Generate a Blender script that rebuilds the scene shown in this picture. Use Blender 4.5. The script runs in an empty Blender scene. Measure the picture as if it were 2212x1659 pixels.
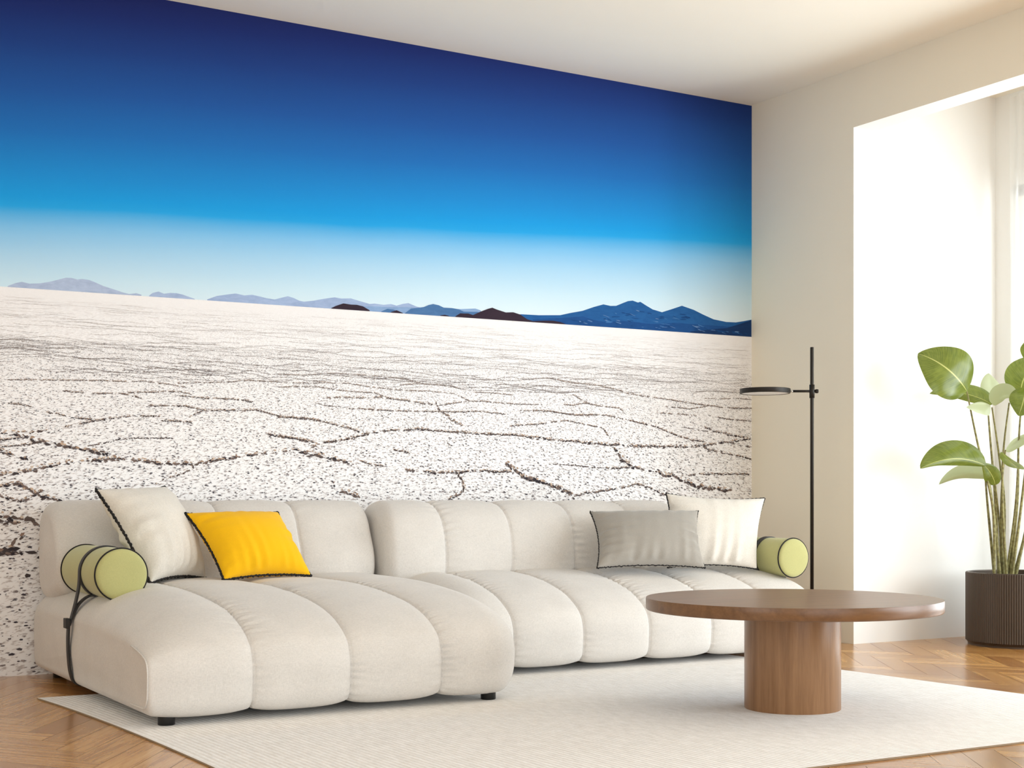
import bpy, math, random
import numpy as np
from mathutils import Vector, Matrix

S = bpy.context.scene
COL = S.collection
random.seed(11)
RNG = np.random.default_rng(5)

# ------------------------------------------------------------------ helpers
def lin(r, g, b):
    f = lambda c: (c / 255 / 12.92) if c / 255 <= 0.04045 else ((c / 255 + 0.055) / 1.055) ** 2.4
    return (f(r), f(g), f(b), 1.0)

def mesh_obj(name, verts, faces, mat=None, parent=None, smooth=True, mats=None, fmat=None, uvs=None):
    me = bpy.data.meshes.new(name)
    me.from_pydata([tuple(map(float, v)) for v in verts], [], [tuple(map(int, f)) for f in faces])
    if mats:
        for m in mats: me.materials.append(m)
        if fmat is not None: me.polygons.foreach_set('material_index', list(fmat))
    elif mat: me.materials.append(mat)
    me.polygons.foreach_set('use_smooth', [smooth] * len(me.polygons))
    if uvs is not None:
        lay = me.uv_layers.new(name='UVMap')
        idx = np.empty(len(me.loops), dtype=np.int32); me.loops.foreach_get('vertex_index', idx)
        lay.data.foreach_set('uv', np.asarray(uvs, dtype=np.float32)[idx].ravel())
    me.update()
    o = bpy.data.objects.new(name, me); COL.objects.link(o)
    if parent:
        o.parent = parent; o.matrix_parent_inverse = parent_inv(parent)
    return o

def parent_inv(p):
    return world_of(p).inverted()

def world_of(o):
    if o.parent: return world_of(o.parent) @ o.matrix_parent_inverse @ o.matrix_basis
    return o.matrix_basis.copy()

def empty(name, loc, label, cat, group=None):
    o = bpy.data.objects.new(name, None); COL.objects.link(o)
    o.empty_display_size = 0.1
    o.location = loc
    tag(o, label, cat, group)
    return o

def tag(o, label=None, cat=None, group=None, kind=None):
    if label: o['label'] = label
    if cat: o['category'] = cat
    if group: o['group'] = group
    if kind: o['kind'] = kind
    return o

def box_data(x0, x1, y0, y1, z0, z1):
    v = [(x0,y0,z0),(x1,y0,z0),(x1,y1,z0),(x0,y1,z0),(x0,y0,z1),(x1,y0,z1),(x1,y1,z1),(x0,y1,z1)]
    f = [(0,3,2,1),(4,5,6,7),(0,1,5,4),(1,2,6,5),(2,3,7,6),(3,0,4,7)]
    return v, f

def boxes(name, lst, mat, parent=None):
    V, F = [], []
    for b in lst:
        v, f = box_data(*b); n = len(V)
        V += v; F += [tuple(i + n for i in q) for q in f]
    return mesh_obj(name, V, F, mat, parent, smooth=False)

def bevel(o, w, seg=3):
    m = o.modifiers.new('bevel', 'BEVEL'); m.width = w; m.segments = seg; m.limit_method = 'ANGLE'
    return o

def grid_faces(nu, nv, closed_v=False, closed_u=False, off=0):
    F = []
    for i in range(nu if closed_u else nu - 1):
        i2 = (i + 1) % nu
        for j in range(nv if closed_v else nv - 1):
            j2 = (j + 1) % nv
            F.append((off + i*nv + j, off + i2*nv + j, off + i2*nv + j2, off + i*nv + j2))
    return F

def lathe(name, prof, center, mat, parent=None, n=64, axis='Z', smooth=True, rfun=None):
    """prof: list of (r, h). revolve round an axis through center."""
    V, F = [], []
    cx, cy, cz = center
    m = len(prof)
    for i in range(n):
        a = 2*math.pi*i/n
        for r, h in prof:
            rr = rfun(r, a, h) if rfun else r
            if axis == 'Z': V.append((cx + rr*math.cos(a), cy + rr*math.sin(a), cz + h))
            else: V.append((cx + rr*math.cos(a), cy + h, cz + rr*math.sin(a)))
    for i in range(n):
        i2 = (i+1) % n
        for j in range(m-1):
            q = (i*m+j, i2*m+j, i2*m+j+1, i*m+j+1)
            F.append(q if axis == 'Z' else q[::-1])
    return mesh_obj(name, V, F, mat, parent, smooth)

def tube_data(pts, rad, n=10, closed=False):
    pts = [Vector(p) for p in pts]
    N = len(pts); V, F = [], []
    rad = rad if hasattr(rad, '__len__') else [rad]*N
    prev = None
    for i, p in enumerate(pts):
        a = pts[(i-1) % N] if (closed or i > 0) else p
        b = pts[(i+1) % N] if (closed or i < N-1) else p
        t = (b - a).normalized()
        if prev is None:
            ref = Vector((0,0,1)) if abs(t.z) < .9 else Vector((1,0,0))
            u = t.cross(ref).normalized()
        else:
            u = (prev - t*prev.dot(t)).normalized()
        prev = u; w = t.cross(u)
        for k in range(n):
            an = 2*math.pi*k/n
            V.append(p + (u*math.cos(an) + w*math.sin(an))*rad[i])
    for i in range(N if closed else N-1):
        i2 = (i+1) % N
        for k in range(n):
            k2 = (k+1) % n
            F.append((i*n+k, i*n+k2, i2*n+k2, i2*n+k))
    if not closed:
        F.append(tuple(range(n))[::-1]); F.append(tuple((N-1)*n + k for k in range(n)))
    return V, F

def tube(name, pts, rad, mat, parent=None, n=10, closed=False):
    v, f = tube_data(pts, rad, n, closed)
    return mesh_obj(name, v, f, mat, parent)

def smooth_curve(pts, k=12):
    P = [Vector(p) for p in pts]; out = []
    for i in range(len(P)-1):
        p0 = P[max(i-1,0)]; p1 = P[i]; p2 = P[i+1]; p3 = P[min(i+2,len(P)-1)]
        for s in range(k):
            t = s/k
            out.append(0.5*((2*p1)+(p2-p0)*t+(2*p0-5*p1+4*p2-p3)*t*t+(3*p1-p0-3*p2+p3)*t**3))
    out.append(P[-1]); return out

def ribbon(name, pts, width_dir, w, th, mat, parent=None):
    """flat band swept along pts; width along width_dir."""
    P = [Vector(p) for p in pts]; V, F = [], []
    wd = Vector(width_dir).normalized()
    N = len(P)
    for i, p in enumerate(P):
        t = (P[min(i+1,N-1)] - P[max(i-1,0)]).normalized()
        nrm = t.cross(wd).normalized()
        for a, b in ((-.5,-.5),(.5,-.5),(.5,.5),(-.5,.5)):
            V.append(p + wd*(a*w) + nrm*(b*th))
    for i in range(N-1):
        for k in range(4):
            k2 = (k+1) % 4
            F.append((i*4+k, i*4+k2, (i+1)*4+k2, (i+1)*4+k))
    F.append((3,2,1,0)); F.append(tuple((N-1)*4+k for k in range(4)))
    return mesh_obj(name, V, F, mat, parent, smooth=False)

# ------------------------------------------------------------------ materials
class NT:
    def __init__(self, name):
        self.m = bpy.data.materials.new(name); self.m.use_nodes = True
        self.t = self.m.node_tree; self.n = self.t.nodes; self.l = self.t.links
        self.p = self.n['Principled BSDF']
    def new(self, typ, **kw):
        nd = self.n.new(typ)
        for k, v in kw.items():
            if k == 'op': nd.operation = v
            elif hasattr(nd, k) and not k[0].isdigit(): setattr(nd, k, v)
        return nd
    def link(self, a, b): self.l.new(a, b)
    def math(self, op, a, b=None, c=None, clamp=False):
        nd = self.n.new('ShaderNodeMath'); nd.operation = op; nd.use_clamp = clamp
        for i, x in enumerate((a, b, c)):
            if x is None: continue
            if isinstance(x, (int, float)): nd.inputs[i].default_value = x
            else: self.l.new(x, nd.inputs[i])
        return nd.outputs[0]
    def noise(self, vec, scale, detail=4, rough=.5, dist=0):
        nd = self.n.new('ShaderNodeTexNoise'); nd.inputs['Scale'].default_value = scale
        nd.inputs['Detail'].default_value = detail; nd.inputs['Roughness'].default_value = rough
        nd.inputs['Distortion'].default_value = dist
        if vec is not None: self.l.new(vec, nd.inputs['Vector'])
        return nd.outputs['Fac']
    def ramp(self, fac, stops, interp='LINEAR'):
        nd = self.n.new('ShaderNodeValToRGB'); r = nd.color_ramp; r.interpolation = interp
        while len(r.elements) < len(stops): r.elements.new(0.5)
        for e, (p, c) in zip(r.elements, stops):
            e.position = p; e.color = c if len(c) == 4 else (*c, 1)
        self.l.new(fac, nd.inputs['Fac']); return nd.outputs['Color']
    def mix(self, fac, a, b, blend='MIX'):
        nd = self.n.new('ShaderNodeMix'); nd.data_type = 'RGBA'; nd.blend_type = blend
        for i, x in ((0, fac), (6, a), (7, b)):
            if isinstance(x, (int, float)): nd.inputs[i].default_value = x
            elif isinstance(x, tuple): nd.inputs[i].default_value = x
            else: self.l.new(x, nd.inputs[i])
        return nd.outputs[2]
    def vec(self, x, y, z=0.0):
        nd = self.n.new('ShaderNodeCombineXYZ')
        for i, v in enumerate((x, y, z)):
            if isinstance(v, (int, float)): nd.inputs[i].default_value = v
            else: self.l.new(v, nd.inputs[i])
        return nd.outputs[0]
    def sep(self, v):
        nd = self.n.new('ShaderNodeSeparateXYZ'); self.l.new(v, nd.inputs[0]); return nd.outputs
    def coord(self, which='Object'):
        nd = self.n.new('ShaderNodeTexCoord'); return nd.outputs[which]
    def pos(self):
        return self.n.new('ShaderNodeNewGeometry').outputs['Position']
    def mapping(self, v, scale=(1,1,1), rot=(0,0,0)):
        nd = self.n.new('ShaderNodeMapping'); self.l.new(v, nd.inputs[0])
        nd.inputs['Scale'].default_value = scale; nd.inputs['Rotation'].default_value = rot
        return nd.outputs[0]
    def bump(self, h, strength, dist=0.01):
        nd = self.n.new('ShaderNodeBump'); nd.inputs['Strength'].default_value = strength
        nd.inputs['Distance'].default_value = dist; self.l.new(h, nd.inputs['Height'])
        self.l.new(nd.outputs[0], self.p.inputs['Normal']); return nd
    def base(self, c):
        if isinstance(c, tuple): self.p.inputs['Base Color'].default_value = c
        else: self.l.new(c, self.p.inputs['Base Color'])
    def set(self, **kw):
        for k, v in kw.items(): self.p.inputs[k.replace('_', ' ')].default_value = v

def plain(name, col, rough=.5, metal=0, spec=.5):
    t = NT(name); t.base(col); t.set(Roughness=rough, Metallic=metal)
    t.p.inputs['Specular IOR Level'].default_value = spec
    return t.m

def mat_paint(name, col):
    t = NT(name); co = t.coord()
    n = t.noise(co, 3.0, 3); c2 = tuple(x*.97 for x in col[:3]) + (1,)
    t.base(t.mix(n, col, c2)); t.set(Roughness=.9); t.p.inputs['Specular IOR Level'].default_value = .2
    t.bump(t.noise(co, 180, 2), .04, .002); return t.m

def mat_fabric(name, col, dark=.86, weave=520, sheen=.25, bump=.25, soft=False):
    t = NT(name); co = t.coord()
    a = t.noise(t.mapping(co, (1, 1, .25)), weave, 2, .6)
    b = t.noise(t.mapping(co, (.25, .25, 1)), weave, 2, .6)
    f = t.math('MULTIPLY', t.math('ADD', a, b), .5)
    big = t.noise(co, 9, 3)
    f2 = t.math('ADD', t.math('MULTIPLY', f, .8), t.math('MULTIPLY', big, .2))
    d = tuple(x*dark for x in col[:3]) + (1,)
    l = tuple(min(1, x*(2-dark)) for x in col[:3]) + (1,)
    t.base(t.ramp(f2, [(.36, d), (.64, l)]))
    t.set(Roughness=.95); t.p.inputs['Specular IOR Level'].default_value = .15
    t.p.inputs['Sheen Weight'].default_value = sheen; t.p.inputs['Sheen Roughness'].default_value = .5
    t.bump(f, bump, .0012); return t.m

def mat_wood(name, light, dark, axis='Z', rough=.38, scale=1.0, knots=False):
    t = NT(name); co = t.coord()
    sc = {'Z': (26, 26, 1.6), 'X': (1.6, 26, 26)}[axis]
    v = t.mapping(co, tuple(s*scale for s in sc))
    n = t.noise(v, 1.0, 5, .6, .6)
    fine = t.noise(t.mapping(co, tuple(s*scale*5 for s in sc)), 1.0, 3, .6)
    f = t.math('ADD', t.math('MULTIPLY', n, .7), t.math('MULTIPLY', fine, .3))
    c = t.ramp(f, [(.3, dark), (.7, light)])
    t.base(c); t.set(Roughness=rough); t.p.inputs['Specular IOR Level'].default_value = .5
    t.bump(fine, .08, .001); return t.m

# ---- printed shapes of the mural (metres on the wall) and the plant
MOUNTAINS = {'far':[[(1.263,1.668),(1.295,1.683),(1.322,1.691),(1.353,1.685),(1.398,1.69),(1.446,1.702),(1.478,1.713),(1.508,1.723),(1.531,1.724),(1.557,1.719),(1.577,1.723),(1.607,1.721),(1.63,1.714),(1.67,1.699),(1.711,1.689),(1.758,1.677),(1.783,1.672),(1.816,1.678),(1.839,1.673)],[(1.874,1.672),(1.89,1.685),(1.917,1.693),(1.942,1.685),(1.97,1.691),(1.998,1.692),(2.03,1.687),(2.084,1.672)],[(2.143,1.674),(2.189,1.693),(2.247,1.705),(2.28,1.711),(2.321,1.705),(2.359,1.711),(2.395,1.706),(2.43,1.7),(2.471,1.697),(2.506,1.708),(2.536,1.717),(2.565,1.711),(2.594,1.7),(2.618,1.697),(2.666,1.705),(2.715,1.717),(2.775,1.729),(2.811,1.726),(2.861,1.73),(2.899,1.722),(2.961,1.71),(2.986,1.714),(3.036,1.711),(3.075,1.718),(3.106,1.712),(3.139,1.723),(3.171,1.729),(3.213,1.716),(3.374,1.685)]],'mid':[[(2.916,1.695),(2.998,1.701),(3.062,1.701),(3.157,1.708),(3.231,1.71),(3.374,1.68)],[(3.44,1.717),(3.509,1.724),(3.55,1.728),(3.58,1.721),(3.601,1.688)]],'blue':[[(3.021,1.677),(3.056,1.693),(3.087,1.691),(3.129,1.68)],[(3.152,1.678),(3.184,1.702),(3.255,1.715),(3.282,1.727),(3.308,1.734),(3.34,1.73),(3.368,1.72),(3.414,1.721),(3.454,1.718),(3.482,1.707),(3.563,1.712),(3.642,1.684)]],'big':[[(3.78,1.712),(3.822,1.717),(3.929,1.719),(4.061,1.728),(4.126,1.744),(4.201,1.76),(4.275,1.786),(4.336,1.804),(4.382,1.799),(4.419,1.802),(4.466,1.821),(4.497,1.833),(4.528,1.838),(4.563,1.83),(4.579,1.835),(4.614,1.819),(4.662,1.799),(4.725,1.788),(4.788,1.808),(4.862,1.833),(4.944,1.816),(5.01,1.794),(5.085,1.772),(5.176,1.763),(5.245,1.765),(5.304,1.776),(5.359,1.788)]],'foot':[[(3.892,1.695),(4.061,1.713),(4.201,1.731),(4.275,1.717),(4.334,1.711),(4.489,1.724),(4.646,1.718),(4.804,1.735),(4.968,1.736),(5.176,1.738),(5.359,1.747)]],'navy':[[(4.92,1.694),(5.176,1.728),(5.262,1.754),(5.359,1.785)]],'dark':[[(2.758,1.676),(2.781,1.688),(2.821,1.703),(2.861,1.7),(2.892,1.701),(2.924,1.696),(2.96,1.679)],[(3.073,1.678),(3.106,1.689),(3.14,1.678)],[(3.348,1.68),(3.374,1.685),(3.398,1.68)],[(3.434,1.681),(3.462,1.698),(3.482,1.698),(3.509,1.7),(3.536,1.694),(3.577,1.713),(3.625,1.732),(3.649,1.739),(3.673,1.732),(3.729,1.72),(3.773,1.724),(3.816,1.715),(3.858,1.693),(3.894,1.686),(3.966,1.693),(4.017,1.696),(4.061,1.692),(4.095,1.683)]]}
CRACKS = [[2.2,(1.233,1.035),(1.269,1.039),(1.317,1.037),(1.354,1.016),(1.415,1.004),(1.477,0.993),(1.552,0.978),(1.603,0.973),(1.667,0.958),(1.719,0.939)],[1.2,(1.323,1.05),(1.354,1.041),(1.421,1.055)],[1.6,(1.233,0.86),(1.293,0.867),(1.354,0.88),(1.434,0.9),(1.508,0.914),(1.603,0.925),(1.68,0.932),(1.732,0.936),(1.83,0.931),(1.903,0.922),(1.984,0.917),(2.065,0.918),(2.134,0.924),(2.197,0.938),(2.289,0.951),(2.374,0.966),(2.461,0.978),(2.564,0.99),(2.593,0.991)],[1,(1.233,0.979),(1.293,0.986),(1.354,0.994),(1.403,1.004)],[1,(2.065,0.918),(2.079,0.898),(2.011,0.87),(1.943,0.847),(1.903,0.823)],[1,(1.508,1.073),(1.552,1.084),(1.629,1.102),(1.699,1.114),(1.797,1.129),(1.923,1.131)],[1,(1.424,1.135),(1.465,1.13),(1.508,1.118),(1.546,1.113),(1.616,1.108)],[1,(1.263,1.167),(1.311,1.163),(1.36,1.155)],[1.2,(2.059,1.131),(2.1,1.153),(2.148,1.164),(2.232,1.167),(2.303,1.169),(2.374,1.175),(2.454,1.157),(2.512,1.146),(2.601,1.144),(2.713,1.133)],[0.8,(1.603,0.992),(1.667,1.003),(1.725,1.021),(1.784,1.028),(1.863,1.032),(1.984,1.035)],[1,(1.93,1.111),(1.997,1.113),(2.072,1.107)],[1.1,(2.018,1.227),(2.086,1.222),(2.134,1.221),(2.204,1.22),(2.289,1.221),(2.36,1.212)],[1,(1.622,1.222),(1.706,1.226),(1.751,1.226),(1.797,1.218),(1.837,1.209)],[1.1,(1.751,1.226),(1.797,1.233),(1.896,1.239),(1.95,1.244),(2.018,1.245),(2.065,1.235)],[1,(1.26,1.267),(1.354,1.271),(1.49,1.275),(1.578,1.278),(1.667,1.281),(1.771,1.281),(1.85,1.286),(1.916,1.28),(1.97,1.276),(2.045,1.266)],[1,(1.991,1.282),(2.065,1.288),(2.148,1.292),(2.246,1.299),(2.331,1.31),(2.446,1.311),(2.564,1.307),(2.722,1.314)],[1.2,(2.432,1.063),(2.49,1.056),(2.556,1.046),(2.66,1.03)],[1,(1.87,1.177),(1.964,1.18),(2.038,1.181),(2.093,1.172),(2.134,1.164)],[1,(1.496,1.228),(1.546,1.226),(1.584,1.226)],[1.2,(2.487,1.144),(2.561,1.143),(2.635,1.141),(2.71,1.13),(2.786,1.114),(2.855,1.102),(2.91,1.085),(2.972,1.076)],[1.3,(2.657,1.006),(2.718,1.028),(2.801,1.04),(2.886,1.06),(2.972,1.08),(3.019,1.092),(3.099,1.096),(3.163,1.099),(3.22,1.108),(3.302,1.101),(3.385,1.098),(3.477,1.096),(3.553,1.09),(3.639,1.092),(3.77,1.088)],[1.9,(2.561,0.987),(2.605,0.98),(2.68,0.968),(2.748,0.955),(2.801,0.945),(2.863,0.928)],[1,(2.91,0.943),(2.972,0.926),(3.035,0.92)],[1.2,(3.155,0.902),(3.212,0.898),(3.261,0.895),(3.327,0.89),(3.426,0.893),(3.511,0.899),(3.596,0.906),(3.665,0.897),(3.761,0.902)],[1.2,(3.452,0.888),(3.468,0.862),(3.485,0.818),(3.468,0.788),(3.393,0.758)],[1.8,(3.726,0.943),(3.787,0.91),(3.84,0.869),(3.921,0.854),(4.002,0.828),(4.057,0.813),(4.13,0.782)],[1.5,(2.771,0.832),(2.817,0.797),(2.879,0.776),(2.941,0.751)],[1,(3.091,1.0),(3.147,0.993),(3.212,0.976)],[0.8,(3.36,1.063),(3.393,1.038),(3.426,1.024)],[1,(2.848,1.196),(2.956,1.197),(3.051,1.193),(3.179,1.194),(3.327,1.197),(3.426,1.198),(3.57,1.205),(3.726,1.196)],[1.7,(3.327,1.235),(3.343,1.206),(3.393,1.178),(3.418,1.153),(3.477,1.13)],[1.3,(2.733,1.243),(2.824,1.25),(2.925,1.25),(3.019,1.257),(3.067,1.253),(3.147,1.247),(3.244,1.236),(3.327,1.231)],[1,(3.343,1.228),(3.426,1.242),(3.511,1.255),(3.596,1.259),(3.682,1.253),(3.805,1.25),(3.948,1.252)],[1,(2.487,1.285),(2.59,1.292),(2.695,1.294),(2.786,1.283),(2.879,1.278),(2.988,1.277),(3.035,1.264),(3.067,1.253)],[1,(2.665,1.321),(2.771,1.315),(2.848,1.318),(2.941,1.307),(3.035,1.3),(3.163,1.295),(3.294,1.298),(3.426,1.29),(3.519,1.256)],[1,(3.123,1.322),(3.228,1.332),(3.327,1.33),(3.41,1.328),(3.46,1.317)],[1,(2.487,1.344),(2.62,1.347),(2.74,1.362),(2.91,1.363),(3.035,1.358),(3.147,1.353),(3.228,1.337)],[1,(3.545,1.302),(3.648,1.302),(3.77,1.296)],[1,(3.814,1.218),(4.002,1.22),(4.084,1.211),(4.167,1.206),(4.27,1.209)],[1,(2.487,1.051),(2.561,1.048),(2.665,1.03)],[0.9,(2.673,1.219),(2.725,1.207),(2.809,1.203)],[1.5,(3.752,1.091),(3.823,1.086),(3.894,1.079),(3.966,1.074),(4.053,1.067),(4.126,1.066),(4.215,1.058),(4.306,1.057),(4.374,1.049),(4.443,1.053),(4.536,1.046),(4.63,1.047),(4.725,1.049),(4.822,1.051),(4.936,1.05),(5.002,1.061),(5.102,1.073),(5.203,1.085),(5.305,1.097),(5.357,1.108)],[1.8,(4.405,1.037),(4.428,1.012),(4.451,0.974),(4.489,0.956),(4.52,0.937),(4.567,0.925),(4.654,0.907)],[1.1,(4.351,0.926),(4.428,0.926),(4.52,0.934)],[2,(4.685,0.92),(4.741,0.891),(4.806,0.889),(4.846,0.863),(4.903,0.85),(4.96,0.828),(5.051,0.822),(5.203,0.802)],[1,(4.854,0.886),(4.919,0.893),(4.985,0.9),(5.102,0.901),(5.22,0.902),(5.357,0.902)],[1.2,(5.002,1.055),(5.051,1.036),(5.135,1.024),(5.22,1.012),(5.305,0.997),(5.357,0.988)],[1,(5.203,1.082),(5.271,1.066),(5.357,1.058)],[1.4,(5.018,1.167),(5.085,1.142),(5.135,1.137),(5.22,1.122),(5.305,1.111)],[1.8,(3.752,0.928),(3.808,0.892),(3.865,0.865),(3.93,0.85),(4.002,0.829),(4.068,0.814),(4.112,0.793),(4.141,0.774)],[1,(4.156,0.777),(4.215,0.79),(4.306,0.8),(4.412,0.813),(4.489,0.826),(4.552,0.842),(4.606,0.829),(4.67,0.81),(4.757,0.778)],[1.2,(3.908,1.22),(3.995,1.22),(4.082,1.21),(4.141,1.202),(4.26,1.209),(4.351,1.209),(4.435,1.199),(4.528,1.182),(4.606,1.169),(4.677,1.158),(4.757,1.134),(4.838,1.11),(4.928,1.089),(5.018,1.081)],[1,(3.752,1.136),(3.851,1.145),(3.93,1.15),(4.016,1.165),(4.104,1.173),(4.186,1.163),(4.26,1.15),(4.336,1.139),(4.366,1.099)],[1,(4.693,1.232),(4.773,1.231),(4.87,1.231),(4.96,1.224)],[1.3,(3.951,1.396),(4.038,1.387),(4.097,1.377),(4.186,1.372),(4.291,1.37),(4.374,1.358),(4.443,1.345),(4.497,1.331),(4.567,1.324),(4.685,1.315),(4.773,1.309),(4.87,1.299),(4.969,1.29),(5.051,1.286),(5.135,1.279),(5.254,1.276),(5.357,1.28)],[1,(4.749,1.269),(4.838,1.266),(4.919,1.262),(5.002,1.275),(5.051,1.286)],[1.1,(4.082,1.259),(4.141,1.255),(4.215,1.27),(4.291,1.26),(4.382,1.254),(4.443,1.25),(4.466,1.235)],[1.2,(4.141,1.314),(4.186,1.291),(4.245,1.268)],[1,(5.102,1.222),(5.203,1.211),(5.305,1.208),(5.357,1.206)],[0.8,(3.995,0.943),(4.082,0.941),(4.186,0.936),(4.275,0.928),(4.351,0.926)],[0.8,(4.87,1.159),(4.969,1.149),(5.051,1.138)],[1,(5.018,1.324),(5.135,1.325),(5.254,1.333),(5.357,1.33)],[2.2,(1.233,0.687),(1.272,0.679),(1.312,0.676),(1.351,0.663),(1.397,0.65)],[2.2,(1.277,0.561),(1.297,0.576),(1.331,0.596)],[3,(1.233,0.521),(1.262,0.526),(1.297,0.525),(1.346,0.521),(1.397,0.518)]]
LEAVES = [('L1',(5.788,5.174,1.316),(5.604,5.12,1.446),(5.586,5.317,1.512),0.276),('L2',(5.979,5.177,1.254),(5.897,5.284,1.345),(5.789,5.429,1.321),0.15),('L3',(6.061,5.245,1.28),(6.099,5.281,1.36),(6.14,5.338,1.438),0.126),('L4',(5.946,5.139,1.246),(5.951,5.078,1.333),(5.968,5.01,1.272),0.107),('L5',(5.893,5.112,1.242),(5.763,5.073,1.254),(5.667,5.071,1.223),0.107),('L6',(6.068,5.067,1.308),(5.986,4.999,1.419),(6.144,4.964,1.495),0.206),('L6b',(6.009,4.986,1.334),(5.919,4.923,1.246),(5.935,4.971,1.184),0.14),('L7',(5.873,5.124,0.932),(5.651,5.139,1.005),(5.468,5.189,0.914),0.203),('L8',(5.977,5.179,0.871),(5.897,5.284,0.94),(5.816,5.39,0.838),0.136),('L8b',(5.954,5.134,0.832),(5.918,5.121,0.899),(5.856,5.134,0.941),0.087),('L9',(5.976,5.005,0.916),(5.889,4.975,0.938),(5.78,4.947,0.996),0.107),('L10',(6.04,5.142,1.016),(6.057,5.073,1.056),(6.099,4.99,1.113),0.097),('L11',(6.144,4.964,1.185),(6.118,4.863,1.297),(6.114,4.749,1.336),0.218),('L12',(6.13,4.972,0.922),(6.18,4.884,0.98),(6.122,4.687,0.928),0.194),('L13',(6.099,4.99,1.424),(6.047,4.905,1.544),(5.975,4.889,1.644),0.194)]
STEMS = [[(5.94,5.131,0.318),(5.938,5.136,0.707),(5.873,5.178,1.043),(5.826,5.21,1.323)],[(6.001,5.151,0.315),(5.974,5.152,0.755),(5.941,5.156,1.068),(5.921,5.154,1.224)],[(6.054,5.175,0.312),(6.041,5.149,0.706),(5.993,5.144,0.984),(5.939,5.143,1.236)],[(6.009,5.104,0.317),(5.988,5.116,0.707),(5.99,5.114,0.995),(6.016,5.098,1.26)],[(6.056,5.132,0.314),(6.078,5.099,0.731),(6.071,5.084,1.044),(6.072,5.064,1.284)],[(6.032,5.202,0.311),(5.958,5.189,0.731),(5.906,5.162,0.928)],[(5.99,5.129,0.316),(5.953,5.143,0.683),(5.917,5.156,0.923)],[(6.049,5.15,0.313),(6.066,5.104,0.682),(6.053,5.075,0.914)],[(6.071,5.193,0.311),(6.019,5.16,0.585),(5.954,5.134,0.837)],[(6.058,5.103,0.315),(6.123,5.054,0.707),(6.168,5.018,1.044),(6.186,4.997,1.188)],[(6.086,5.142,0.313),(6.119,5.08,0.586),(6.161,5.012,0.911)],[(6.016,5.086,0.318),(6.062,5.062,0.707),(6.106,5.04,1.115),(6.14,5.024,1.424)],[(6.022,5.138,0.315),(6.001,5.136,0.634),(5.995,5.125,0.851),(5.999,5.107,1.015)]]

WALLC = lin(241, 233, 215)
CEILC = lin(248, 243, 230)
CREAM = lin(214, 210, 205)
FLOOR_OFF = 0.10
EXPO = -0.46
SKY = [(0.0, lin(216, 234, 244)), (.07, lin(198, 226, 242)), (.16, lin(164, 208, 238)), (.225, lin(126, 190, 234)), (.262, lin(84, 172, 228)), (.282, lin(38, 160, 226)),
       (.31, lin(28, 152, 222)), (.37, lin(30, 138, 210)), (.50, lin(32, 108, 182)), (.62, lin(32, 84, 157)), (.76, lin(29, 60, 127)), (.86, lin(26, 43, 105)), (.95, lin(24, 29, 82)), (1, lin(24, 25, 74))]
WORLD = ((.92, .97, 1, 1), 1.3)
def LIGHTS():
    area('bay_daylight', (6.95, 4.0, 1.05), (0, 4.0, .9), 2.8, 1.9, 165, (.875, .955, 1))
    area('window_daylight', (7.5, .2, 1.25), (4.0, 5.3, .8), 4.2, 2.1, 330, (.875, .955, 1))
    area('rear_fill_light', (1.5, -2.1, 1.4), (1.9, 4, 1.0), 4.2, 2.5, 96, (.87, .955, 1))  # added fill from behind the camera, no known source there
    area('left_fill_light', (-1.6, 1.4, 1.5), (3, 1.6, 1.2), 2.8, 2.0, 62, (.97, .98, .96))  # added fill for the right wall and shaded sides, source unseen

# ------------------------------------------------------------------ palette
M_WALL = mat_paint('wall_paint', WALLC)
M_CEIL = mat_paint('ceiling_paint', CEILC)
M_REVEAL = mat_paint('bay_lit_paint', lin(236, 235, 232))  # copy of the wall paint, whitened to carry the window light
M_CREAM = mat_fabric('cream_upholstery', CREAM, .90, 420, .2, .22)
M_CUSHION = mat_fabric('cream_linen', lin(220, 215, 206), .88, 520, .2, .25)
M_YELLOW = mat_fabric('yellow_cotton', lin(244, 188, 24), .95, 700, .1, .12)
M_GREY = mat_fabric('grey_velvet', lin(158, 153, 145), .90, 800, .3, .12)
M_GREEN = mat_fabric('sage_wool', lin(183, 182, 125), .90, 900, .3, .2)
M_CORD = plain('black_cord', lin(24, 21, 21), .8)
M_STRAP = plain('dark_leather', lin(32, 28, 25), .55)
M_BLACK = plain('black_plastic', lin(14, 14, 14), .35)
M_LAMP = plain('bronze_black_metal', lin(40, 36, 32), .45, .6)
M_STEEL = plain('brushed_steel', lin(200, 196, 188), .3, 1)
M_DIFF = plain('opal_diffuser', lin(240, 240, 240), .5)
M_WOOD = mat_wood('walnut_column', lin(168, 128, 92), lin(126, 89, 58), 'Z', .30)
M_WOODT = mat_wood('walnut_top', lin(130, 93, 60), lin(98, 66, 39), 'X', .32)
M_SOIL = plain('potting_soil', lin(60, 48, 38), .95)
M_FRAME = plain('window_frame_paint', lin(238, 236, 228), .5)

# ------------------------------------------------------------------ room dimensions
XL, XR, YB, YF, ZC = -1.25, 5.362, -1.6, 6.373, 3.013      # left / right wall faces, rear / mural wall, ceiling
YO, ZO, XI, XW = 5.553, 2.706, 5.512, 6.44                 # opening jamb, soffit, inner face of right wall, window plane

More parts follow.
